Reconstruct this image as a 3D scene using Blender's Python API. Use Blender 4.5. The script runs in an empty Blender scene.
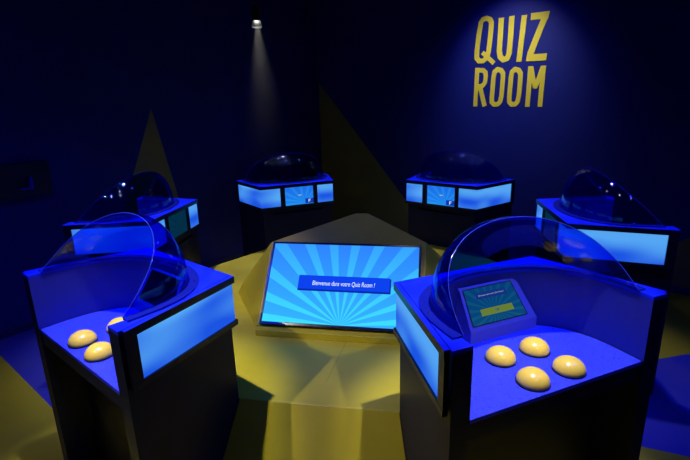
import bpy, bmesh, math, random
from mathutils import Vector, Matrix

# ------------------------------------------------------------------ camera, world, light, exposure
sc = bpy.context.scene
COL = sc.collection
PITCH, ROLL, FPX = math.radians(15.140254), math.radians(-1.570535), 454.156
CAM = Vector((0, 0, 1.75))

def cam_ray(u, v):
    a, b = u - 345, v - 230
    cr, sr = math.cos(ROLL), math.sin(ROLL)
    x = a * cr + b * sr; y = -a * sr + b * cr
    c, s = math.cos(PITCH), math.sin(PITCH)
    zu = -y / FPX
    return Vector((x / FPX, c + zu * s, -s + zu * c))

f0 = cam_ray(345, 230).normalized()
rx = (cam_ray(346, 230) - cam_ray(345, 230)).normalized()
uy = (cam_ray(345, 229) - cam_ray(345, 230)).normalized()
cam_data = bpy.data.cameras.new('camera')
cam_data.sensor_width = 36; cam_data.lens = FPX / 690 * 36
cam_data.clip_start = 0.02; cam_data.clip_end = 60
cam = bpy.data.objects.new('camera', cam_data); COL.objects.link(cam)
m = Matrix((rx, uy, -f0)).transposed().to_4x4(); m.translation = CAM
cam.matrix_world = m
sc.camera = cam

sc.view_settings.view_transform = 'Standard'; sc.view_settings.look = 'None'
sc.view_settings.gamma = 1; sc.view_settings.exposure = 0
sc.view_settings.use_curve_mapping = False

w = bpy.data.worlds.new('world'); sc.world = w; w.use_nodes = True
w.node_tree.nodes['Background'].inputs[0].default_value = (0.02, 0.05, 1, 1)
w.node_tree.nodes['Background'].inputs[1].default_value = 0.0

def spot(name, loc, target, power, color, angle, blend=0.3, size=0.03):
    l = bpy.data.lights.new(name, 'SPOT'); l.energy = power; l.color = color
    l.spot_size = math.radians(angle); l.spot_blend = blend; l.shadow_soft_size = size
    o = bpy.data.objects.new(name, l); COL.objects.link(o); o.location = loc
    o.rotation_euler = (Vector(target) - Vector(loc)).to_track_quat('-Z', 'Y').to_euler()
    return o

WARM = (1, 0.86, 0.62); WHITE = (1, 0.93, 0.84); BLUE = (0.02, 0.035, 1.0)
HC = Vector((0.035, 3.17, 0))                      # middle of the ring of consoles
# pod poses: x, y, turn in degrees
PODS = [(0.536, 1.888, 22.6), (-0.776, 2.105, -39.9), (-1.254, 3.324, -96.9),
        (1.377, 2.963, 80.8), (-0.441, 4.346, -156.8), (0.884, 4.154, 139.3)]

# white spots straight above the consoles
spot('white_spot', (0.64, 1.58, 2.95), (0.66, 1.6, 0.9), 190, WHITE, 36, 0.7, 0.02)
spot('white_spot', (-0.92, 1.83, 2.95), (-0.95, 1.84, 0.9), 190, WHITE, 36, 0.7, 0.02)
for i, e in ((2, 95), (3, 50), (4, 60), (5, 60)):
    px, py, a = PODS[i]; d = (Vector((px, py, 0)) - HC).normalized()
    spot('white_spot', (px + d.x * .22, py + d.y * .22, 2.95), (px + d.x * .16, py + d.y * .16, 0.9), e, WHITE, 48 if i == 2 else 44, 0.7, 0.045)
# warm wash from behind the players onto the front of the stage, then three added fills
spot('warm_spot', (-1.77, 0.81, 2.95), (-0.15, 1.95, 0.4), 95, WARM, 34, 0.5, 0.012)
spot('warm_spot', (1.05, 0.31, 2.95), (0.30, 2.20, 0.4), 60, WARM, 24, 0.6, 0.02)
spot('warm_spot', (-2.3, 2.5, 2.95), (-0.62, 2.88, 0.55), 75, WARM, 24, 0.8, 0.02)  # added spot, brightens the left facet of the plinth
spot('warm_spot', (0.1, 1.9, 3.0), (0.05, 2.8, 0.9), 5, WARM, 40, 0.8, 0.02)  # added weak spill that lifts the plinth's top face
spot('warm_spot', (-2.3, 1.7, 2.95), (-2.25, 2.35, 0), 34, WARM, 44, 0.8, 0.02)  # added fill for the yellow floor on the left
# blue wash on every console and over the room
for px, py, a in PODS:
    d = (Vector((px, py, 0)) - HC).normalized()
    p = Vector((px, py, 0)) + d * 0.30
    spot('blue_spot', (p.x, p.y, 3.0), (p.x - d.x * .1, p.y - d.y * .1, 0.9), 120, BLUE, 50, 0.8, 0.03)
for p in ((-1.5, 1.6, 120), (1.9, 1.5, 75), (0.0, 3.1, 30)):
    spot('blue_wash', (p[0], p[1], 3.05), (p[0], p[1], 0), p[2], BLUE, 130, 1, 0.05)
# small ceiling lamps spread over the room, each trained on a console
SPREAD = [(-1.5, -0.6), (-0.8, -1.5), (-0.3, -0.3), (0.1, -2.0), (0.5, -1.0), (1.1, -1.7), (1.5, -0.4)]
for i, (px, py, a) in enumerate(PODS):
    d = (Vector((px, py, 0)) - HC).normalized(); q = Vector((px, py, 0)) + d * 0.2
    for k, (u, v) in enumerate(SPREAD):
        if i < 2 and k not in (0, 2, 6): continue
        spot('small_lamp', (q.x + u, q.y + v, 3.0), (q.x, q.y, 1.15), 3.0 if i < 2 else 7.0, WHITE, 17, 0.4, 0.04)
sc.cycles.max_bounces = 8; sc.cycles.transparent_max_bounces = 16

# ------------------------------------------------------------------ helpers
def tag(o, label=None, cat=None, group=None, kind=None):
    if label: o['label'] = label
    if cat: o['category'] = cat
    if group: o['group'] = group
    if kind: o['kind'] = kind
    return o

def empty(name, loc=(0, 0, 0), rz=0):
    o = bpy.data.objects.new(name, None); COL.objects.link(o)
    o.empty_display_size = 0.1; o.location = loc; o.rotation_euler = (0, 0, rz)
    return o

def obj(name, bm, mats, parent=None, smooth=False, recalc=True):
    if recalc: bmesh.ops.recalc_face_normals(bm, faces=bm.faces)
    me = bpy.data.meshes.new(name); bm.to_mesh(me); bm.free()
    for mt in (mats if isinstance(mats, (list, tuple)) else [mats]): me.materials.append(mt)
    if smooth:
        for p in me.polygons: p.use_smooth = True
    o = bpy.data.objects.new(name, me); COL.objects.link(o)
    if parent: o.parent = parent
    return o

def bevel(o, wd=0.002, seg=2, ang=35):
    b = o.modifiers.new('bevel', 'BEVEL'); b.width = wd; b.segments = seg
    b.limit_method = 'ANGLE'; b.angle_limit = math.radians(ang)
    return o

def copy_tree(o, parent=None):
    c = o.copy(); COL.objects.link(c); c.parent = parent
    for ch in list(o.children): copy_tree(ch, c)
    return c

def prism(bm, pts, z0, z1, mi=0, side_mi=None):
    lo = [bm.verts.new((x, y, z0)) for x, y in pts]; hi = [bm.verts.new((x, y, z1)) for x, y in pts]
    n = len(pts)
    a = bm.faces.new(lo[::-1]); b = bm.faces.new(hi); a.material_index = b.material_index = mi
    for i in range(n):
        j = (i + 1) % n
        f = bm.faces.new((lo[i], lo[j], hi[j], hi[i]))
        f.material_index = side_mi(i) if side_mi else mi
    return bm

def box(bm, x0, x1, y0, y1, z0, z1, mi=0):
    return prism(bm, [(x0, y0), (x1, y0), (x1, y1), (x0, y1)], z0, z1, mi)

def cyl(bm, c, r, z0, z1, n=32, r2=None):
    r2 = r if r2 is None else r2
    lo = [bm.verts.new((c[0] + r * math.cos(2 * math.pi * i / n), c[1] + r * math.sin(2 * math.pi * i / n), z0)) for i in range(n)]
    hi = [bm.verts.new((c[0] + r2 * math.cos(2 * math.pi * i / n), c[1] + r2 * math.sin(2 * math.pi * i / n), z1)) for i in range(n)]
    bm.faces.new(lo[::-1]); bm.faces.new(hi)
    for i in range(n): bm.faces.new((lo[i], lo[(i + 1) % n], hi[(i + 1) % n], hi[i]))

# ------------------------------------------------------------------ materials
def mat(name, color, rough=0.5, metal=0.0, spec=0.5, coat=0.0):
    mt = bpy.data.materials.new(name); mt.use_nodes = True
    b = mt.node_tree.nodes['Principled BSDF']
    b.inputs['Base Color'].default_value = (*color, 1); b.inputs['Roughness'].default_value = rough
    b.inputs['Metallic'].default_value = metal; b.inputs['Specular IOR Level'].default_value = spec
    b.inputs['Coat Weight'].default_value = coat
    return mt

class N:
    """small wrapper to write node maths"""
    def __init__(s, mt): s.t = mt.node_tree; s.n = s.t.nodes; s.l = s.t.links
    def new(s, kind, **kw):
        nd = s.n.new(kind)
        for k, v in kw.items(): setattr(nd, k, v)
        return nd
    def math(s, op, a, b=None, c=None):
        nd = s.n.new('ShaderNodeMath'); nd.operation = op
        for i, v in enumerate((a, b, c)):
            if v is None: continue
            if isinstance(v, (int, float)): nd.inputs[i].default_value = v
            else: s.l.new(v, nd.inputs[i])
        return nd.outputs[0]
    def mix(s, fac, a, b):
        nd = s.n.new('ShaderNodeMix'); nd.data_type = 'RGBA'
        if isinstance(fac, (int, float)): nd.inputs[0].default_value = fac
        else: s.l.new(fac, nd.inputs[0])
        for i, v in ((6, a), (7, b)):
            if isinstance(v, tuple): nd.inputs[i].default_value = (*v, 1)
            else: s.l.new(v, nd.inputs[i])
        return nd.outputs[2]

def noisy(mt, c1, c2, scale, lo=0.4, hi=0.6, bump=0.0, detail=4, coord='Object'):
    n = N(mt); b = n.n['Principled BSDF']
    tc = n.new('ShaderNodeTexCoord'); nz = n.new('ShaderNodeTexNoise')
    nz.inputs['Scale'].default_value = scale; nz.inputs['Detail'].default_value = detail
    n.l.new(tc.outputs[coord], nz.inputs['Vector'])
    rp = n.new('ShaderNodeValToRGB'); rp.color_ramp.elements[0].position = lo; rp.color_ramp.elements[1].position = hi
    rp.color_ramp.elements[0].color = (*c1, 1); rp.color_ramp.elements[1].color = (*c2, 1)
    n.l.new(nz.outputs[0], rp.inputs[0]); n.l.new(rp.outputs[0], b.inputs['Base Color'])
    if bump:
        bp = n.new('ShaderNodeBump'); bp.inputs['Strength'].default_value = bump; bp.inputs['Distance'].default_value = 0.002
        n.l.new(nz.outputs[0], bp.inputs['Height']); n.l.new(bp.outputs[0], b.inputs['Normal'])
    return mt

YELLOW = (0.72, 0.60, 0.07)
NAVY = (0.003, 0.012, 0.20)

def painted(name, base, paint, polys, axes=(0, 2), rough=0.6, soft=0.004, spec=0.3):
    """paint colour inside convex polygons given in the object's own metres"""
    mt = mat(name, base, rough, spec=spec); n = N(mt)
    tc = n.new('ShaderNodeTexCoord'); sx = n.new('ShaderNodeSeparateXYZ')
    n.l.new(tc.outputs['Object'], sx.inputs[0])
    X, Y = sx.outputs[axes[0]], sx.outputs[axes[1]]
    total = None
    for poly in polys:
        area = sum(poly[i][0] * poly[(i + 1) % len(poly)][1] - poly[(i + 1) % len(poly)][0] * poly[i][1] for i in range(len(poly)))
        if area < 0: poly = poly[::-1]
        mk = None
        for i in range(len(poly)):
            (x0, y0), (x1, y1) = poly[i], poly[(i + 1) % len(poly)]
            L = math.hypot(x1 - x0, y1 - y0); nx, ny = -(y1 - y0) / L, (x1 - x0) / L
            d = n.math('ADD', n.math('MULTIPLY', X, nx), n.math('MULTIPLY', Y, ny))
            e = n.math('GREATER_THAN', d, nx * x0 + ny * y0)
            mk = e if mk is None else n.math('MULTIPLY', mk, e)
        total = mk if total is None else n.math('MAXIMUM', total, mk)
    nz = n.new('ShaderNodeTexNoise'); nz.inputs['Scale'].default_value = 3.0; nz.inputs['Detail'].default_value = 5
    n.l.new(tc.outputs['Object'], nz.inputs['Vector'])
    col = n.mix(total, base, paint)
    dk = n.mix(n.math('MULTIPLY', nz.outputs[0], 0.35), col, tuple(0.5 * v for v in base))
    n.l.new(dk, n.n['Principled BSDF'].inputs['Base Color'])
    return mt

M = {}
M['body'] = noisy(mat('navy_laminate', (0.006, 0.012, 0.06), 0.42, spec=0.25), (0.0015, 0.004, 0.030), (0.002, 0.006, 0.040), 9)
M['edge'] = mat('dark_edging', (0.004, 0.006, 0.03), 0.3)
M['well'] = mat('blue_curved_liner', (0.008, 0.018, 0.30), 0.45)
M['top'] = noisy(mat('blue_top_laminate', (0.015, 0.04, 0.72), 0.33, spec=0.25), (0.006, 0.022, 0.74), (0.009, 0.030, 0.86), 14)
M['deck'] = noisy(mat('speckled_blue_deck', (0.02, 0.05, 0.75), 0.5), (0.004, 0.010, 0.16), (0.028, 0.05, 0.9), 170, 0.33, 0.40, detail=1)
M['yellow'] = noisy(mat('yellow_stage_paint', YELLOW, 0.42, spec=0.4), (0.64, 0.54, 0.018), (0.72, 0.62, 0.026), 2.5)
M['button'] = mat('cream_yellow_plastic', (1.0, 0.73, 0.08), 0.25, coat=0.3)
M['button'].node_tree.nodes['Principled BSDF'].inputs['Subsurface Weight'].default_value = 0.0
M['black'] = mat('black_plastic', (0.006, 0.007, 0.012), 0.4)
M['terminal'] = mat('blue_grey_steel', (0.09, 0.11, 0.52), 0.33, metal=0.0)
M['lamp'] = mat('black_lamp_metal', (0.02, 0.02, 0.022), 0.35, metal=0.6)
M['frost'] = mat('frosted_snoot', (0.5, 0.5, 0.5), 0.5)
M['frost'].node_tree.nodes['Principled BSDF'].inputs['Transmission Weight'].default_value = 0.6
M['steel'] = mat('bright_steel', (0.7, 0.72, 0.75), 0.25, metal=1)
M['tvframe'] = mat('dark_gloss_frame', (0.012, 0.014, 0.05), 0.2)
M['letter'] = mat('yellow_lettering', (0.80, 0.66, 0.05), 0.6, spec=0.2)

def glow(name, color, strength):
    mt = bpy.data.materials.new(name); mt.use_nodes = True; n = N(mt)
    n.n.remove(n.n['Principled BSDF']); e = n.new('ShaderNodeEmission')
    e.inputs[0].default_value = (*color, 1); e.inputs[1].default_value = strength
    n.l.new(e.outputs[0], n.n['Material Output'].inputs[0]); return mt

def light_panel_mat():
    """frosted acrylic over blue leds: uneven brightness of its own"""
    mt = glow('backlit_frosted_acrylic', (0.1, 0.4, 1), 1); n = N(mt); e = n.n['Emission']
    tc = n.new('ShaderNodeTexCoord'); nz = n.new('ShaderNodeTexNoise')
    nz.inputs['Scale'].default_value = 3.6; nz.inputs['Detail'].default_value = 0
    mp = n.new('ShaderNodeMapping'); mp.inputs['Scale'].default_value = (1, 1, 2.6)
    oi = n.new('ShaderNodeObjectInfo')
    n.l.new(tc.outputs['Object'], mp.inputs[0]); n.l.new(mp.outputs[0], nz.inputs['Vector'])
    sx = n.new('ShaderNodeSeparateXYZ'); n.l.new(tc.outputs['Object'], sx.inputs[0])
    rp = n.new('ShaderNodeValToRGB')
    el = rp.color_ramp.elements; el[0].position = 0.28; el[0].color = (0.012, 0.10, 0.85, 1)
    el[1].position = 0.80; el[1].color = (0.10, 0.42, 1, 1)
    g = n.math('MULTIPLY', n.math('SUBTRACT', sx.outputs[2], 0.905), 2.2)
    n.l.new(n.math('ADD', nz.outputs[0], g), rp.inputs[0]); n.l.new(rp.outputs[0], e.inputs[0])
    e.inputs[1].default_value = 0.9
    return mt
M['panel'] = light_panel_mat()

def screen_mat(name, aspect, v0, strength, top=(0.035, 0.26, 1), bot=(0.05, 0.62, 1), dark=0.62, period=15.5, u0=0.5, phase=12.7):
    mt = glow(name, (0, 0.5, 1), strength); n = N(mt); e = n.n['Emission']
    uv = n.new('ShaderNodeUVMap'); sx = n.new('ShaderNodeSeparateXYZ'); n.l.new(uv.outputs[0], sx.inputs[0])
    x = n.math('MULTIPLY', n.math('SUBTRACT', sx.outputs[0], u0), aspect)
    y = n.math('SUBTRACT', sx.outputs[1], v0)
    a = n.math('ARCTAN2', x, y)
    fr = n.math('FRACT', n.math('ADD', n.math('MULTIPLY', a, 57.29578 / period), 20 + phase / period))
    st = n.math('GREATER_THAN', fr, 0.4)
    base = n.mix(sx.outputs[1], bot, top)
    dk = n.mix(1.0, (0, 0, 0), (0, 0, 0))
    nd = n.new('ShaderNodeMix', data_type='RGBA', blend_type='MULTIPLY'); nd.inputs[0].default_value = 1
    n.l.new(base, nd.inputs[6]); nd.inputs[7].default_value = (0.7, dark, 1, 1)
    n.l.new(n.mix(st, base, nd.outputs[2]), e.inputs[0])
    return mt
M['tv'] = screen_mat('tv_picture', 1.78, 0.0, 1.0, (0.04, 0.37, 1), (0.05, 0.74, 1), 0.62, u0=0.516)
M['front_screen'] = screen_mat('console_screen_picture', 1.2, 0.12, 0.85, (0.02, 0.24, 0.95), (0.02, 0.36, 1), 0.72, 22, 0.66)
M['front_screen_dim'] = screen_mat('angle_dimmed_console_picture', 1.2, 0.25, 0.06, (0.02, 0.5, 1), (0.02, 0.5, 1), 0.8, 22, 0.66)  # dimming at a steep viewing angle, put into the picture strength
M['terminal_screen'] = screen_mat('terminal_picture', 1.45, 0.30, 0.22, (0.01, 0.30, 0.85), (0.02, 0.40, 0.85), 0.66, 18)
M['banner'] = glow('banner_blue', (0.004, 0.055, 0.86), 1)
M['banner_dark'] = glow('banner_shade_blue', (0.002, 0.02, 0.38), 1)
M['banner_term'] = glow('terminal_banner_navy', (0.006, 0.03, 0.20), 1)
M['white_glow'] = glow('white_screen_text', (0.75, 0.92, 1), 1)
M['term_text'] = glow('terminal_text', (0.35, 0.5, 0.8), 0.6)
M['olive_glow'] = glow('olive_key_picture', (0.13, 0.20, 0.035), 1)
M['navy_glow'] = glow('navy_box_picture', (0.004, 0.035, 0.42), 1)
M['gold_glow'] = glow('gold_screen_text', (0.35, 0.55, 0.2), 1)
M['lens'] = glow('lit_lamp_lens', (1, 0.97, 0.92), 18)

def dome_mat():
    mt = bpy.data.materials.new('tinted_blue_acrylic'); mt.use_nodes = True; n = N(mt)
    n.n.remove(n.n['Principled BSDF'])
    tr = n.new('ShaderNodeBsdfTransparent'); tr.inputs[0].default_value = (0.05, 0.32, 0.95, 1)
    gl = n.new('ShaderNodeBsdfGlossy'); gl.inputs['Roughness'].default_value = 0.045
    gl.inputs[0].default_value = (0.8, 0.85, 1, 1)
    lw = n.new('ShaderNodeLayerWeight'); lw.inputs[0].default_value = 0.5
    fac = n.math('ADD', 0.035, n.math('MULTIPLY', n.math('POWER', lw.outputs['Facing'], 5), 0.7))
    mx = n.new('ShaderNodeMixShader'); n.l.new(fac, mx.inputs[0])
    n.l.new(tr.outputs[0], mx.inputs[1]); n.l.new(gl.outputs[0], mx.inputs[2])
    n.l.new(mx.outputs[0], n.n['Material Output'].inputs[0]); return mt
M['dome'] = dome_mat()
M['rim'] = mat('blue_edge_highlight', (0.03, 0.06, 0.55), 0.15, coat=0.6)  # edge highlight of the acrylic put into the tube's blue
M['flange'] = mat('dark_blue_flange', (0.008, 0.016, 0.30), 0.2, coat=0.5)

# ------------------------------------------------------------------ the room
K = Vector((-0.315, 6.552, 0)); eR = Vector((0.78638, -0.61775, 0)); eL = Vector((-0.61775, -0.78638, 0))
SIDE, H = 6.3, 3.2

def wall(name, origin, d, inward, length, material):
    """local x runs along the wall, z up, body lies behind the inner face"""
    o = empty(name, origin); bpy.data.objects.remove(o)
    bm = bmesh.new()
    s = 1 if Vector((-d.y, d.x, 0)).dot(inward) < 0 else -1
    y0, y1 = (0, 0.12) if s > 0 else (-0.12, 0)
    box(bm, -0.12, length + 0.12, y0, y1, 0, H)
    ob = obj(name, bm, material); ob.location = origin; ob.rotation_euler = (0, 0, math.atan2(d.y, d.x))
    tag(ob, kind='structure'); return ob

mw_r = painted('navy_wall_with_yellow_spikes', NAVY, (0.30, 0.28, 0.05),
               [[(0.012, -0.2), (0.012, 2.09), (2.12, -0.2)], [(3.33, -0.2), (5.5, 1.43), (6.9, -0.2)]])
mw_l = painted('navy_wall_with_yellow_spike', NAVY, (0.30, 0.28, 0.05), [[(2.493, 1.791), (3.374, -0.2), (2.114, -0.2)]])
mw_p = painted('navy_wall_paint', NAVY, NAVY, [[(0, 0), (1, 0), (0, 1)]])
wall('wall_right', K, eR, -eR.cross(Vector((0, 0, 1))) * 0 + (HC - K), SIDE, mw_r)
wall('wall_left', K, eL, (HC - K), SIDE, mw_l)
P1 = K + eR * SIDE; P2 = K + eL * SIDE
wall('wall_front', P2, eR, (HC - P2), SIDE, mw_p)
wall('wall_back', P1, eL, (HC - P1), SIDE, mw_p)
rz_room = math.atan2(eR.y, eR.x)
# floor painted yellow with blue wedges
blue_polys = [[(-1.55, 2.2), (-4.2, 4.38), (-2.2, 5.4), (-1.1, 3.3)], [(0.9, 2.25), (3.6, 1.08), (4.4, 3.31), (1.2, 2.583)]]
bm = bmesh.new()
P3 = P1 + eL * SIDE
c4 = [K - (eR + eL) * .1, P1 + (eR - eL) * .1, P3 + (eR + eL) * .1, P2 + (eL - eR) * .1]
prism(bm, [(p.x, p.y) for p in c4], -0.1, 0)
tag(obj('floor', bm, painted('yellow_floor_with_blue_wedges', (0.50, 0.44, 0.012), (0.004, 0.016, 0.40), blue_polys, (0, 1), 0.45, spec=0.4)), kind='structure')
bm = bmesh.new(); prism(bm, [(p.x, p.y) for p in c4], H, H + 0.1)
tag(obj('ceiling', bm, mat('black_ceiling', (0.004, 0.004, 0.006), 0.9)), kind='structure')

def baseboard(name, o0, d, length, s):
    bm = bmesh.new(); box(bm, 0.0, length, min(0, s * 0.012), max(0, s * 0.012), 0, 0.07)
    ob = obj(name, bm, mat(name + '_paint', (0.004, 0.010, 0.10), 0.5)); ob.location = o0; ob.rotation_euler = (0, 0, math.atan2(d.y, d.x))
    tag(ob, kind='structure'); bevel(ob, 0.003)
baseboard('baseboard_right', K + eL * .001, eR, SIDE, -1)
baseboard('baseboard_left', K + eR * .001, eL, SIDE, 1)

# ------------------------------------------------------------------ consoles
Wf, Wo, D = 0.7413, 1.0068, 0.5554
A0, A1, A2, A3 = (-Wo / 2, -D), (-Wf / 2, 0.0), (Wf / 2, 0.0), (Wo / 2, -D)
def inset(poly_open, d):
    """the trapezoid moved inwards by d on its three outer sides"""
    def line(p, q):
        dx, dy = q[0] - p[0], q[1] - p[1]; L = math.hypot(dx, dy); nx, ny = dy / L, -dx / L
        return (p[0] + nx * d, p[1] + ny * d, dx / L, dy / L)
    l1, l2, l3 = line(A0, A1), line(A1, A2), line(A2, A3)
    def isec(a, b):
        den = a[2] * b[3] - a[3] * b[2]; t = ((b[0] - a[0]) * b[3] - (b[1] - a[1]) * b[2]) / den
        return (a[0] + a[2] * t, a[1] + a[3] * t)
    base = (0, -D, 1, 0)
    return isec(l1, base), isec(l1, l2), isec(l2, l3), isec(l3, base)

def arch(a, front, n=48, y_start=-0.50):
    """curve from the right arm round the front to the left arm"""
    pts = []
    for i in range(n + 1):
        th = math.pi / 2 - math.pi * i / n
        pts.append((a * math.sin(th), y_start + (front - y_start) * max(0, math.cos(th)) ** 0.66))
    return pts

HOLE = arch(0.408, -0.075)
def shell_poly(d):
    q = inset(None, d)
    return [q[0], q[1], q[2], q[3], (0.405, -D)] + HOLE + [(-0.405, -D)]

# parameter along the outer path -> offset polyline pieces, used for frame bars and panels
def path_piece(side, t0, t1, d0, d1):
    """quad between inset d0 and d1 along side 0 (left), 1 (front), 2 (right)"""
    o, i = inset(None, d0), inset(None, d1)
    def lp(q, t): a, b = q[side], q[side + 1]; return (a[0] + (b[0] - a[0]) * t, a[1] + (b[1] - a[1]) * t)
    return [lp(o, t0), lp(o, t1), lp(i, t1), lp(i, t0)]

ZT = 1.05
def build_console():
    root = empty('quiz_console')
    # housing
    bm = bmesh.new()
    poly = shell_poly(0.024); nh = len(HOLE)
    side = lambda i: 1 if 4 <= i <= 4 + nh else 0
    prism(bm, poly, 0.784, 1.036, 0, side)
    q = inset(None, 0.024)
    q2 = [q[0], q[1], q[2], q[3]]
    xin = 0.405
    prism(bm, [q[0], q[1], (-0.25, -0.03), (-xin, -D)], 0.0, 0.784)
    prism(bm, [(xin, -D), (0.25, -0.03), q[2], q[3]], 0.0, 0.784)
    prism(bm, [(-0.385, -0.42), q[1], q[2], (0.385, -0.42)], 0.0, 0.766)
    obj('housing', bm, [M['body'], M['well']], root)
    # play deck
    bm = bmesh.new()
    dk = [(0.400, -D + 0.004)] + arch(0.403, -0.08) + [(-0.400, -D + 0.004)]
    prism(bm, dk, 0.768, 0.7845)
    bevel(obj('play_deck', bm, M['deck'], root), 0.001, 1)
    bm = bmesh.new(); box(bm, -0.40, 0.40, -D + 0.006, -0.44, 0.704, 0.768)
    obj('deck_apron', bm, M['body'], root)
    # top
    bm = bmesh.new(); prism(bm, shell_poly(0.021), 1.030, ZT)
    bevel(obj('top_plate', bm, M['top'], root), 0.0015, 2)
    # frame band round three sides
    bm = bmesh.new(); d1 = 0.019
    T0 = 0.025
    for z0, z1, dd in ((1.0185, 1.0492, 0.0), (0.820, 0.8435, 0.0)):
        for sd, a, b in ((0, T0, 1), (1, 0, 1), (2, 0, 1 - T0)):
            prism(bm, path_piece(sd, a, b, dd, d1), z0, z1)
    for sd, a, b in ((0, T0, 0.105), (1, 0.235, 0.29), (1, 0.68, 0.745), (2, 0.895, 1 - T0)):
        prism(bm, path_piece(sd, a, b, 0.001, d1), 0.8435, 1.0185)
    bmesh.ops.remove_doubles(bm, verts=bm.verts, dist=1e-5)
    fr = obj('panel_frame', bm, [M['edge'], M['top']], root)
    for p in fr.data.polygons:
        if p.normal.z > 0.9 and p.center.z > 1.04: p.material_index = 1
    # light panels wrapping the front corners
    bm = bmesh.new()
    for sd, a, b in ((0, 0.105, 1), (1, 0, 0.235)): prism(bm, path_piece(sd, a, b, 0.009, 0.017), 0.8435, 1.0185)
    obj('light_panel', bm, M['panel'], root)
    bm = bmesh.new()
    for sd, a, b in ((1, 0.745, 1), (2, 0, 0.895)): prism(bm, path_piece(sd, a, b, 0.009, 0.017), 0.8435, 1.0185)
    obj('light_panel', bm, M['panel'], root)
    # front screen (seen from the middle of the room: its right is our local -x)
    xa, xb = -Wf / 2 + 0.29 * Wf, -Wf / 2 + 0.68 * Wf
    bm = bmesh.new(); uvl = bm.loops.layers.uv.new('UVMap')
    box(bm, xa, xb, -0.017, -0.0085, 0.8435, 1.0185)
    for f in bm.faces:
        for l in f.loops: l[uvl].uv = ((xb - l.vert.co.x) / (xb - xa), (l.vert.co.z - 0.8435) / 0.175)
    fs = obj('front_screen', bm, M['front_screen'], root)
    W_, x_ = xb - xa, lambda u: xb - u * (xb - xa)
    z_ = lambda v: 0.8435 + 0.175 * v
    bm = bmesh.new(); box(bm, x_(0.99), x_(0.70), -0.0085, -0.0075, z_(0.03), z_(0.30)); obj('corner_box', bm, M['navy_glow'], fs)
    bm = bmesh.new()
    box(bm, x_(0.83), x_(0.815), -0.0075, -0.0070, z_(0.08), z_(0.25)); box(bm, x_(0.89), x_(0.83), -0.0075, -0.0070, z_(0.22), z_(0.25))
    box(bm, x_(0.87), x_(0.83), -0.0075, -0.0070, z_(0.15), z_(0.175)); obj('corner_mark', bm, M['white_glow'], fs)
    bm = bmesh.new()
    for k in range(5): box(bm, x_(0.46 + 0.026 * k + 0.018), x_(0.46 + 0.026 * k), -0.0085, -0.0078, z_(0.50), z_(0.56 if k % 2 else 0.545))
    obj('screen_text', bm, M['gold_glow'], fs)
    # tinted dome: oblique-mouthed hood
    bm = bmesh.new(); n, mm = 56, 20; rows = []
    for i in range(n + 1):
        th = math.pi / 2 - math.pi * i / n; c = max(0, math.cos(th)) ** 0.78; s = math.sin(th)
        by, rr = -0.50 + 0.418 * max(0, math.cos(th)) ** 0.66, c
        ry, rz = -0.50 + 0.275 * rr, 0.270 * rr
        row = []
        for j in range(mm + 1):
            ph = math.pi / 2 * j / mm
            row.append(bm.verts.new((0.400 * s, by + (ry - by) * (1 - math.cos(ph)), ZT + 0.006 + rz * math.sin(ph))))
        rows.append(row)
    for i in range(n):
        for j in range(mm): bm.faces.new((rows[i][j], rows[i][j + 1], rows[i + 1][j + 1], rows[i + 1][j]))
    bmesh.ops.remove_doubles(bm, verts=bm.verts, dist=1e-5)
    dm = obj('dome', bm, M['dome'], root, smooth=True)
    so = dm.modifiers.new('shell', 'SOLIDIFY'); so.thickness = 0.004; so.offset = 0
    tag(dm, 'see-through dark blue tinted dome with an open mouth')
    # thin tube added along the mouth edge for its highlight
    bm = bmesh.new(); path = []
    for i in range(n + 1):
        th = math.pi / 2 - math.pi * i / n; c = max(0, math.cos(th)) ** 0.78
        path.append(Vector((0.400 * math.sin(th), -0.50 + 0.275 * c, ZT + 0.006 + 0.270 * c)))
    rings = []
    for i, p in enumerate(path):
        tn = (path[min(i + 1, n)] - path[max(i - 1, 0)]).normalized(); a_ = tn.orthogonal().normalized(); b_ = tn.cross(a_)
        a_ = Vector((0, 1, -1)).normalized(); a_ = (a_ - tn * a_.dot(tn)).normalized(); b_ = tn.cross(a_)
        rings.append([bm.verts.new(p + (a_ * math.cos(k * math.pi / 3) + b_ * math.sin(k * math.pi / 3)) * 0.0014) for k in range(6)])
    for i in range(n):
        for k in range(6): bm.faces.new((rings[i][k], rings[i][(k + 1) % 6], rings[i + 1][(k + 1) % 6], rings[i + 1][k]))
    obj('dome_rim', bm, M['rim'], dm, smooth=True)
    # flange with screws
    bm = bmesh.new(); a, b = arch(0.440, -0.042), arch(0.404, -0.080)
    ring = a + b[::-1]
    lo = [[bm.verts.new((*p, z)) for p in a] for z in (ZT, ZT + 0.007)]
    li = [[bm.verts.new((*p, z)) for p in b] for z in (ZT, ZT + 0.007)]
    for i in range(len(a) - 1):
        bm.faces.new((lo[1][i], lo[1][i + 1], li[1][i + 1], li[1][i])); bm.faces.new((lo[0][i], lo[0][i + 1], li[0][i + 1], li[0][i]))
        bm.faces.new((lo[0][i], lo[0][i + 1], lo[1][i + 1], lo[1][i])); bm.faces.new((li[0][i], li[0][i + 1], li[1][i + 1], li[1][i]))
    for e in (0, -1): bm.faces.new((lo[0][e], lo[1][e], li[1][e], li[0][e]))
    fl = obj('dome_flange', bm, M['flange'], dm)
    mid = arch(0.424, -0.06)
    sm = None
    for k in range(4, 46, 8):
        bm = bmesh.new(); cyl(bm, (0, 0), 0.005, 0, 0.0025, 12)
        if sm is None: sm = obj('screw', bm, M['steel'], fl); s_ = sm
        else:
            bm.free(); s_ = sm.copy(); COL.objects.link(s_)
        s_.location = (mid[k][0], mid[k][1], ZT + 0.007)
    # fix: screws are the flange's, and the flange is the pod's own part
    fl.parent = root
    # push buttons
    first = None
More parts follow.
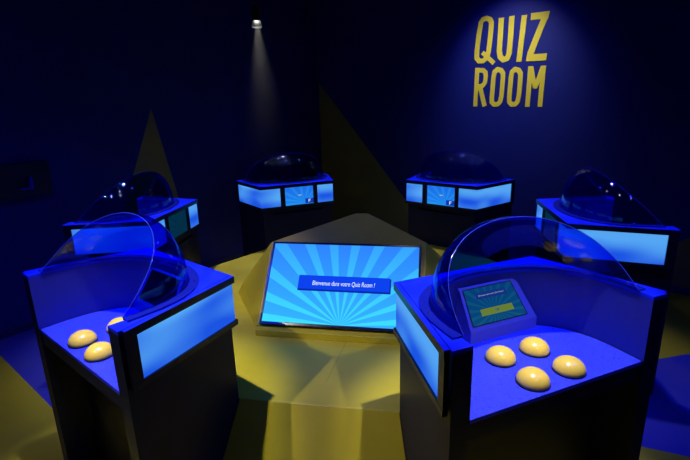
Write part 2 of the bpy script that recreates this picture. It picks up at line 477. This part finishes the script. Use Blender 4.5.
    for x, y in ((-0.071, -0.314), (0.097, -0.318), (0.104, -0.479), (-0.072, -0.481)):
        if first is None:
            bm = bmesh.new(); r, h = 0.0575, 0.047; R_, S_ = 14, 40; grid = []
            for j in range(R_):
                ph = math.pi / 2 * j / R_
                grid.append([bm.verts.new((r * math.cos(ph) * math.cos(2 * math.pi * i / S_), r * math.cos(ph) * math.sin(2 * math.pi * i / S_), 0.006 + h * math.sin(ph) ** 0.95)) for i in range(S_)])
            top = bm.verts.new((0, 0, 0.006 + h))
            for j in range(R_ - 1):
                for i in range(S_): bm.faces.new((grid[j][i], grid[j][(i + 1) % S_], grid[j + 1][(i + 1) % S_], grid[j + 1][i]))
            for i in range(S_): bm.faces.new((grid[-1][i], grid[-1][(i + 1) % S_], top))
            bm.faces.new(grid[0][::-1])
            b = obj('push_button', bm, M['button'], root, smooth=True)
            bm = bmesh.new(); cyl(bm, (0, 0), 0.0595, 0, 0.0062, 40); obj('button_collar', bm, M['black'], b)
            b.location = (x, y, 0.7845); first = b
        else:
            c = copy_tree(first, root); c.location = (x, y, 0.7845)
    # answer terminal with sloped screen
    tm = terminal(root)
    return root

def text_mesh(name, body, size, material, parent, mtx, shear=0.0, extr=0.0003):
    cu = bpy.data.curves.new(name, 'FONT'); cu.body = body; cu.size = size; cu.extrude = extr
    cu.align_x = 'CENTER'; cu.align_y = 'CENTER'; cu.shear = shear
    t = bpy.data.objects.new(name, cu); COL.objects.link(t)
    dg = bpy.context.evaluated_depsgraph_get(); me = bpy.data.meshes.new_from_object(t.evaluated_get(dg))
    bpy.data.objects.remove(t); me.materials.clear(); me.materials.append(material)
    me.transform(mtx)
    o = bpy.data.objects.new(name, me); COL.objects.link(o); o.parent = parent
    return o

M['steep_view_screen'] = mat('angle_darkened_glass', (0.002, 0.002, 0.006), 0.08)  # screen seen at a grazing angle, its darkness put into the colour
def terminal(root, mirror=False):
    """sloped steel housing; front lip, sloped face and a back against the curved wall"""
    sg = -1 if mirror else 1
    zb = 0.7845
    V = Vector
    LL, LR, TR, TL = V((-0.103, -0.172, 0.837)), V((0.251, -0.172, 0.837)), V((0.180, -0.100, 1.006)), V((-0.118, -0.100, 1.006))
    fix = lambda p: V((p.x * sg, p.y, p.z))
    quad = [LL, LR, TR, TL]
    if mirror: quad = [LR, LL, TL, TR]
    quad = [fix(p) for p in quad]
    n_ = (quad[1] - quad[0]).cross(quad[3] - quad[0]).normalized()
    o_ = V((0.07 * sg, -0.12, zb))
    bm = bmesh.new()
    c = [quad[0], quad[1], quad[2], quad[3]]
    back = [quad[2] + V((0, 0.012, 0)), quad[3] + V((0, 0.012, 0))]
    ring = [[V((c[0].x, c[0].y, zb)), c[0], c[3], back[1], V((back[1].x, back[1].y, zb))],
            [V((c[1].x, c[1].y, zb)), c[1], c[2], back[0], V((back[0].x, back[0].y, zb))]]
    L = [bm.verts.new(p - o_) for p in ring[0]]; R_ = [bm.verts.new(p - o_) for p in ring[1]]
    bm.faces.new(L); bm.faces.new(R_[::-1])
    for i in range(5):
        j = (i + 1) % 5; bm.faces.new((L[i], L[j], R_[j], R_[i]))
    t = obj('terminal', bm, M['terminal'], root)
    def P(u, v, h):
        if mirror: u = 1 - u
        a, b = quad[0].lerp(quad[1], u), quad[3].lerp(quad[2], u); return a.lerp(b, v) + n_ * h - o_
    def patch(name, u0, u1, v0, v1, h, th, material, par, uv=False):
        bm = bmesh.new(); uvl = bm.loops.layers.uv.new('UVMap')
        vs = [bm.verts.new(P(u, v, hh)) for hh in (h, h + th) for u, v in ((u0, v0), (u1, v0), (u1, v1), (u0, v1))]
        for f in ((0, 3, 2, 1), (4, 5, 6, 7), (0, 1, 5, 4), (1, 2, 6, 5), (2, 3, 7, 6), (3, 0, 4, 7)):
            fc = bm.faces.new([vs[k] for k in f])
            for l in fc.loops: l[uvl].uv = ((0, 0), (1, 0), (1, 1), (0, 1))[vs.index(l.vert) % 4]
        return obj(name, bm, material, par)
    U0, U1, V0, V1 = 0.06, 0.88, 0.13, 0.955
    su, sv = lambda u: U0 + (U1 - U0) * u, lambda v: V0 + (V1 - V0) * v
    patch('screen_rim', U0 - .015, U1 + .015, V0 - .02, V1 + .018, 0.0002, 0.0008, M['black'], t)
    scr = patch('terminal_screen', U0, U1, V0, V1, 0.0008, 0.0008, M['steep_view_screen'] if mirror else M['terminal_screen'], t)
    if not mirror:
        patch('terminal_banner', su(.20), su(.83), sv(.68), sv(.87), 0.0017, 0.0004, M['banner_term'], scr)
        patch('answer_key', su(.20), su(.82), sv(.21), sv(.40), 0.0017, 0.0004, M['olive_glow'], scr)
        X = (quad[1] - quad[0]).normalized(); Y = n_.cross(X)
        def at(u, v):
            mm_ = Matrix((X, Y, n_)).transposed().to_4x4(); mm_.translation = P(su(u), sv(v), 0.0024); return mm_
        text_mesh('banner_text', 'Bienvenue dans votre Quiz Room !', 0.0095, M['term_text'], scr, at(0.515, 0.775), 0.2)
        text_mesh('key_text', 'OK', 0.014, M['banner_term'], scr, at(0.51, 0.305), 0.2)
    t.location = o_
    return t

labels = [
 'blue quiz console at the front right, with four cream buttons and a lit terminal',
 'blue quiz console at the front left, with three cream buttons in view',
 'blue quiz console on the left below the narrow yellow wall spike, dome seen side-on',
 'blue quiz console by the right edge with its wide lit side panel facing the room',
 'far quiz console under the ceiling spotlight, to the left of the broad yellow spike',
 'far quiz console below the yellow wall lettering, to the right of the broad yellow spike']
first = build_console()
consoles = []
for i, (x, y, a) in enumerate(PODS):
    o = first if i == 0 else copy_tree(first)
    o.location = (x, y, 0); o.rotation_euler = (0, 0, math.radians(a))
    tag(o, labels[i], 'game console', 'quiz consoles in a ring round the stage')
    consoles.append(o)
def kid(o, nm): return [c for c in o.children if c.name.split('.')[0] == nm][0]
def drop(o):
    for c in list(o.children): drop(c)
    bpy.data.objects.remove(o)
drop(kid(consoles[1], 'terminal')); terminal(consoles[1], True)
for c in consoles[1].children:
    if c.name.startswith('push_button'): c.location.x *= -1
for k in (2, 3):
    dim = kid(consoles[k], 'front_screen'); dim.data = dim.data.copy(); dim.data.materials[0] = M['front_screen_dim']
    for c in list(dim.children): bpy.data.objects.remove(c)

# ------------------------------------------------------------------ stage platform
ZP = 0.4375
def world_corner(i, local):
    x, y, a = PODS[i]; a = math.radians(a)
    return Vector((x + local[0] * math.cos(a) - local[1] * math.sin(a), y + local[0] * math.sin(a) + local[1] * math.cos(a), 0))
order = [0, 3, 5, 4, 2, 1]            # counter-clockwise from front right
e_ = 0.004
# going counter-clockwise each console is met at its right corner first?  sort by angle
cor = []
for i in order:
    q = inset(None, 0.024)
    for loc, foot in ((q[1], q[0]), (q[2], q[3])):
        d = (Vector(foot) - Vector(loc)).normalized()
        pc = world_corner(i, (loc[0] + (-e_ if loc[0] < 0 else e_) * 0, loc[1] + e_))
        ft = world_corner(i, (loc[0] + d.x * 0.30 + (-e_ if loc[0] < 0 else e_), loc[1] + d.y * 0.30))
        cor.append([math.atan2(pc.y - HC.y, pc.x - HC.x), i, pc, ft])
cor.sort(key=lambda c: c[0])
bm = bmesh.new(); n = len(cor)
tv = [bm.verts.new((c[2].x, c[2].y, ZP)) for c in cor]
bv = [bm.verts.new((c[2].x, c[2].y, 0.002)) for c in cor]
fv = [bm.verts.new((c[3].x, c[3].y, 0.002)) for c in cor]
bm.faces.new(tv)
bot = []
for k in range(n):
    j = (k + 1) % n
    if cor[k][1] == cor[j][1]:
        bm.faces.new((tv[k], bv[k], bv[j], tv[j])); bot += [bv[k], bv[j]]
    else:
        bm.faces.new((tv[k], fv[k], fv[j], tv[j]))
        bm.faces.new((tv[k], bv[k], fv[k])); bm.faces.new((tv[j], fv[j], bv[j])); bot += [fv[k], fv[j]]
bm.faces.new(bot)
st = bevel(obj('stage_platform', bm, M['yellow']), 0.004, 2, 25)
tag(st, 'raised yellow stage with sloping sides in the middle of the console ring', 'stage')
# hairline joint of the boards on top
bm = bmesh.new()
def on_top(u, v):
    r = cam_ray(u, v); t = (ZP - 1.75) / r.z; return Vector((r.x * t, r.y * t))
a = Vector((-0.1107, 1.99)); b = Vector((0.0, 2.41))
for k in range(28):
    p, q_ = a.lerp(b, k / 28), a.lerp(b, (k + .5) / 28); s = Vector((b - a).yx); s = Vector((s.x, -s.y)).normalized() * 0.0012
    vs = [bm.verts.new((*(pp + sg * s), ZP + 0.0006)) for pp, sg in ((p, 1), (p, -1), (q_, -1), (q_, 1))]; bm.faces.new(vs)
obj('board_joint', bm, M['black'], st)

# ------------------------------------------------------------------ faceted plinth and television
yaw, tilt, TW = -0.18827, 0.85281, 0.957
ex = Vector((math.cos(yaw), math.sin(yaw), 0)); bk = Vector((-math.sin(yaw), math.cos(yaw), 0))
up = bk * math.cos(tilt) + Vector((0, 0, 1)) * math.sin(tilt); nrm = ex.cross(up)
TC = Vector((-0.0668, 2.421, 0.5)); TH = TW / 1.75
pts = [(-0.496, 2.874, 0.918), (0.069, 2.918, 1.088), (0.148, 2.904, 1.089), (0.504, 2.701, 0.937)]
pts = [Vector(p) - nrm * 0.031 for p in pts]
bl = TC - ex * (TW / 2 + 0.02) - nrm * 0.031; br = TC + ex * (TW / 2 + 0.02) - nrm * 0.031
pts += [bl, br, Vector((bl.x, bl.y, ZP)), Vector((br.x, br.y, ZP)),
        Vector((-0.715, 2.955, 0.60)), Vector((-0.808, 3.142, ZP)), Vector((0.674, 2.81, 0.745)), Vector((0.80, 2.86, ZP)),
        Vector((-0.45, 3.62, ZP)), Vector((0.52, 3.48, ZP))]
bm = bmesh.new()
for p in pts: bm.verts.new(p)
bmesh.ops.convex_hull(bm, input=bm.verts)
bmesh.ops.delete(bm, geom=[v for v in bm.verts if not v.link_faces], context='VERTS')
bmesh.ops.dissolve_limit(bm, angle_limit=math.radians(2), verts=bm.verts, edges=bm.edges)
for v in bm.verts:
    if abs(v.co.z - ZP) < 1e-4: v.co.z = ZP + 0.0008
pl = bevel(obj('faceted_plinth', bm, M['yellow']), 0.003, 2, 8)
tag(pl, 'yellow faceted rock-shaped plinth carrying the television in the middle of the stage', 'plinth')

bm = bmesh.new()
fl_, fr_ = Vector((-0.556, 2.474)), Vector((0.425, 2.288))
prism(bm, [tuple(fl_), tuple(fr_), (br.x, br.y - .001), (bl.x, bl.y - .001)], ZP + 0.0008, 0.478)
bevel(obj('television_ledge', bm, M['yellow'], pl), 0.003)
tvr = empty('television', TC); tvr.rotation_euler = Matrix((ex, up, nrm)).transposed().to_euler()
tag(tvr, 'large flat television leaning back on the yellow plinth, blue sunburst picture', 'television')
bm = bmesh.new()
hw, fw = TW / 2, 0.013
for x0, x1, y0, y1 in ((-hw, hw, 0, fw * 1.3), (-hw, hw, TH - fw, TH), (-hw, -hw + fw, fw * 1.3, TH - fw), (hw - fw, hw, fw * 1.3, TH - fw)):
    box(bm, x0, x1, y0, y1, -0.028, 0.0)
box(bm, -hw + .001, hw - .001, 0.001, TH - .001, -0.029, -0.010)
bevel(obj('frame', bm, M['tvframe'], tvr), 0.002)
bm = bmesh.new(); uvl = bm.loops.layers.uv.new('UVMap')
X0, X1, Y0, Y1 = -hw + fw, hw - fw, fw * 1.3, TH - fw
box(bm, X0, X1, Y0, Y1, -0.008, -0.004)
for f in bm.faces:
    for l in f.loops: l[uvl].uv = ((l.vert.co.x - X0) / (X1 - X0), (l.vert.co.y - Y0) / (Y1 - Y0))
ts = obj('screen', bm, M['tv'], tvr)
bx0, bx1, by0, by1 = -0.272, 0.297, 0.234, 0.323
bm = bmesh.new(); box(bm, bx0, bx1, by0, by1, -0.004, -0.0034); obj('banner', bm, M['banner'], ts)
bm = bmesh.new(); box(bm, bx0, bx1 + 0.008, by0 - 0.012, by0, -0.004, -0.0036); box(bm, bx1, bx1 + 0.008, by0, by1 - 0.006, -0.004, -0.0036)
obj('banner_shade', bm, M['banner_dark'], ts)
text_mesh('banner_text', 'Bienvenue dans votre Quiz Room !', 0.036, M['white_glow'], ts, Matrix.Translation((0.012, 0.273, -0.0030)) @ Matrix.Diagonal((0.76, 1.15, 1, 1)), 0.15)

# ------------------------------------------------------------------ wall lettering
ls = empty('wall_lettering', K); ls.rotation_euler = (0, 0, rz_room)
tag(ls, 'large yellow QUIZ ROOM lettering in two lines on the dark blue wall', 'lettering')
def to_wall(px, py, row):
    u, v = 465 + px / 7.263, (5 if row == 0 else 60) + py / 7.263
    r = cam_ray(u, v); nn = Vector((-eR.y, eR.x, 0)); t = (K - CAM).dot(nn) / r.dot(nn)
    p = CAM + r * t; return ((p - K).dot(eR), p.z)
LETTERS = [[('closed', 0.0504, [(2.3439, 2.5981), (2.3813, 2.5815), (2.3975, 2.5507), (2.3986, 2.5086), (2.3924, 2.39), (2.3832, 2.2698), (2.3688, 2.2099), (2.3255, 2.1817), (2.2845, 2.1849), (2.2568, 2.2189), (2.2559, 2.2948), (2.2706, 2.4498), (2.2855, 2.5618), (2.3076, 2.5921), (2.3439, 2.5981)]), ('open', 0.042, [(2.3177, 2.2688), (2.3806, 2.2116), (2.449, 2.1505)])], [('open', 0.0532, [(2.4995, 2.5834), (2.4985, 2.4447), (2.4969, 2.2665), (2.5089, 2.2119), (2.5454, 2.1782), (2.5844, 2.1884), (2.6008, 2.2374), (2.6046, 2.4071), (2.6047, 2.5865)])], [('open', 0.0518, [(2.7277, 2.578), (2.7042, 2.146)])], [('poly', 0, [(2.7887, 2.5874), (2.9643, 2.5846), (2.9526, 2.517), (2.8711, 2.5236), (2.7909, 2.5251)]), ('poly', 0, [(2.89, 2.5274), (2.9516, 2.5293), (2.8408, 2.2064), (2.7736, 2.1446), (2.7834, 2.2281)]), ('poly', 0, [(2.8315, 2.2072), (2.9704, 2.2054), (2.967, 2.1399), (2.7736, 2.1446), (2.8048, 2.2095)])], [('open', 0.0462, [(2.2696, 2.1186), (2.2651, 1.7193)]), ('open', 0.0462, [(2.254, 2.0931), (2.3335, 2.0906), (2.3621, 2.0637), (2.3677, 2.0175), (2.3617, 1.9618), (2.3317, 1.9281), (2.2703, 1.9253)]), ('open', 0.0462, [(2.3052, 1.9364), (2.3706, 1.7184)])], [('closed', 0.0476, [(2.4907, 2.0884), (2.5262, 2.0765), (2.5498, 2.0437), (2.5527, 2.0), (2.5482, 1.821), (2.5373, 1.7626), (2.5126, 1.7351), (2.474, 1.7346), (2.4485, 1.7608), (2.4456, 1.8105), (2.4518, 2.0057), (2.4601, 2.063), (2.4907, 2.0884)])], [('closed', 0.0476, [(2.6718, 2.0775), (2.7059, 2.0659), (2.7288, 2.0339), (2.7319, 1.9911), (2.7294, 1.816), (2.7196, 1.7589), (2.6962, 1.732), (2.6593, 1.7315), (2.6347, 1.7571), (2.6315, 1.8056), (2.6355, 1.9966), (2.6429, 2.0527), (2.6718, 2.0775)])], [('open', 0.0462, [(2.8242, 2.0959), (2.8207, 1.7031)]), ('open', 0.0462, [(2.9493, 2.0909), (2.9436, 1.7005)]), ('poly', 0, [(2.8026, 2.0987), (2.8481, 2.0968), (2.8896, 1.9414), (2.8816, 1.8758), (2.8623, 1.8833)]), ('poly', 0, [(2.8816, 1.8758), (2.8801, 1.9446), (2.9219, 2.0928), (2.9685, 2.092), (2.9093, 1.8944), (2.9, 1.8777)])]]
for strokes in LETTERS:
    bm = bmesh.new(); zo = 0
    for kind, wd, ps in strokes:
        if kind == 'poly': quads = [ps]
        else:
            quads = []
            for i in range(len(ps) - 1):
                p, q_ = Vector(ps[i]), Vector(ps[i + 1]); d = (q_ - p).normalized(); s = Vector((-d.y, d.x)) * wd / 2
                quads.append([tuple(p + s), tuple(p - s), tuple(q_ - s), tuple(q_ + s)])
            inner = ps[1:-1] if kind == 'open' else ps
            for c in inner: quads.append([(c[0] + wd / 2 * math.cos(k * math.pi / 8), c[1] + wd / 2 * math.sin(k * math.pi / 8)) for k in range(16)])
        for qd in quads:
            zo += 0.00012
            lo = [bm.verts.new((x, -0.001, z)) for x, z in qd]; hi = [bm.verts.new((x, -0.006 - zo, z)) for x, z in qd]
            bm.faces.new(lo); bm.faces.new(hi[::-1])
            for i in range(len(qd)): j = (i + 1) % len(qd); bm.faces.new((lo[i], lo[j], hi[j], hi[i]))
    obj('letter', bm, M['letter'], ls)
pr = K + eR * 2.62 - Vector((-eR.y, eR.x, 0)) * 1.0
spot('lettering_spot', (pr.x, pr.y, 3.1), tuple(K + eR * 2.62 + Vector((0, 0, 1.90))), 72, (1, 0.97, 0.84), 66, 1.0, 0.02)
spot('lettering_blue_fill', (pr.x, pr.y, 3.1), tuple(K + eR * 2.62 + Vector((0, 0, 1.8))), 30, BLUE, 84, 1.0, 0.02)  # added blue fill, tints the wall round the letters

# ------------------------------------------------------------------ wall box on the left wall
wb = empty('wall_cabinet', K + eL * 3.5 + Vector((0, 0, 1.125))); wb.rotation_euler = (0, 0, math.atan2(eL.y, eL.x))
tag(wb, 'black box fixed on the left wall with a small recessed opening', 'cabinet')
bm = bmesh.new()
T = 0.07
ox0, ox1, oz0, oz1 = 0.135, 0.235, 0.055, 0.155
for x0, x1, z0, z1 in ((0, ox0, 0, .262), (ox1, .46, 0, .262), (ox0, ox1, 0, oz0), (ox0, ox1, oz1, .262)): box(bm, x0, x1, 0.001, T, z0, z1)
box(bm, ox0, ox1, 0.001, 0.008, oz0, oz1)
obj('case', bm, M['black'], wb)
bm = bmesh.new(); box(bm, ox0, ox0 + .008, 0.01, T - .002, oz0, oz1); box(bm, ox0, ox1, 0.01, T - .002, oz0, oz0 + .006)
obj('recess_lit_faces', bm, M['top'], wb)  # lit side and bottom of the recess put into blue colour

# ------------------------------------------------------------------ visible ceiling spotlight
r = cam_ray(256.5, 21); LP = CAM + r * (4.95 / r.y)
lamp = empty('ceiling_spotlight', LP); lamp.scale = (0.85, 0.85, 0.85)
tag(lamp, 'small black stage spotlight hanging high by the left wall, beam pointing down', 'spotlight')
bm = bmesh.new(); cyl(bm, (0, 0), 0.045, 0.0, 0.14, 28, 0.040); cyl(bm, (0, 0), 0.030, 0.14, 0.17, 24, 0.02); obj('lamp_body', bm, M['lamp'], lamp)
bm = bmesh.new()
for z0, z1, r0, r1 in ((-0.07, 0.0, 0.062, 0.048),):
    n = 28
    ra = [[bm.verts.new((rr * math.cos(2 * math.pi * i / n), rr * math.sin(2 * math.pi * i / n), z)) for i in range(n)] for rr, z in ((r0, z0), (r1, z1), (r1 - .004, z1), (r0 - .004, z0))]
    for k in range(4):
        for i in range(n): bm.faces.new((ra[k][i], ra[k][(i + 1) % n], ra[(k + 1) % 4][(i + 1) % n], ra[(k + 1) % 4][i]))
obj('hood', bm, M['frost'], lamp)
bm = bmesh.new(); cyl(bm, (0, 0), 0.030, -0.006, -0.001, 24); obj('lens', bm, M['lens'], lamp)
bm = bmesh.new()
for s in (-1, 1): box(bm, s * 0.056 - .003, s * 0.056 + .003, -0.012, 0.012, 0.04, 0.20)
box(bm, -0.059, 0.059, -0.012, 0.012, 0.20, 0.206)
cyl(bm, (0, 0), 0.010, 0.206, (H - LP.z) / 0.85, 12)
bevel(obj('yoke', bm, M['lamp'], lamp), 0.001)
spot('beam_light', (LP.x, LP.y, LP.z - 0.012), (LP.x + 0.06, LP.y - 0.05, 0.9), 120, (1, 0.95, 0.88), 33, 0.9, 0.02)
# thin haze where the beam shows
bm = bmesh.new(); box(bm, -0.5, 0.5, -0.25, 0.25, -1.5, 0.0)
hz = obj('haze', bm, None); hz.data.materials.clear()
hm = bpy.data.materials.new('thin_haze'); hm.use_nodes = True; n = N(hm); n.n.remove(n.n['Principled BSDF'])
vs = n.new('ShaderNodeVolumeScatter'); vs.inputs['Color'].default_value = (1, 1, 1, 1)
tc = n.new('ShaderNodeTexCoord'); sx = n.new('ShaderNodeSeparateXYZ'); n.l.new(tc.outputs['Object'], sx.inputs[0])
rad = n.math('SQRT', n.math('ADD', n.math('POWER', sx.outputs[0], 2), n.math('POWER', sx.outputs[1], 2)))
fall = n.math('MAXIMUM', n.math('SUBTRACT', 1, n.math('DIVIDE', rad, 0.25)), 0)
hgt = n.math('MAXIMUM', n.math('ADD', 1, n.math('DIVIDE', sx.outputs[2], 1.5)), 0)
n.l.new(n.math('MULTIPLY', n.math('MULTIPLY', fall, hgt), 0.06), vs.inputs['Density'])
n.l.new(vs.outputs[0], n.n['Material Output'].inputs['Volume'])
hz.data.materials.append(hm); hz.location = (LP.x, LP.y, LP.z - 0.02)
tag(hz, 'faint haze lit by the spotlight beam near the left wall', 'haze', kind='stuff')
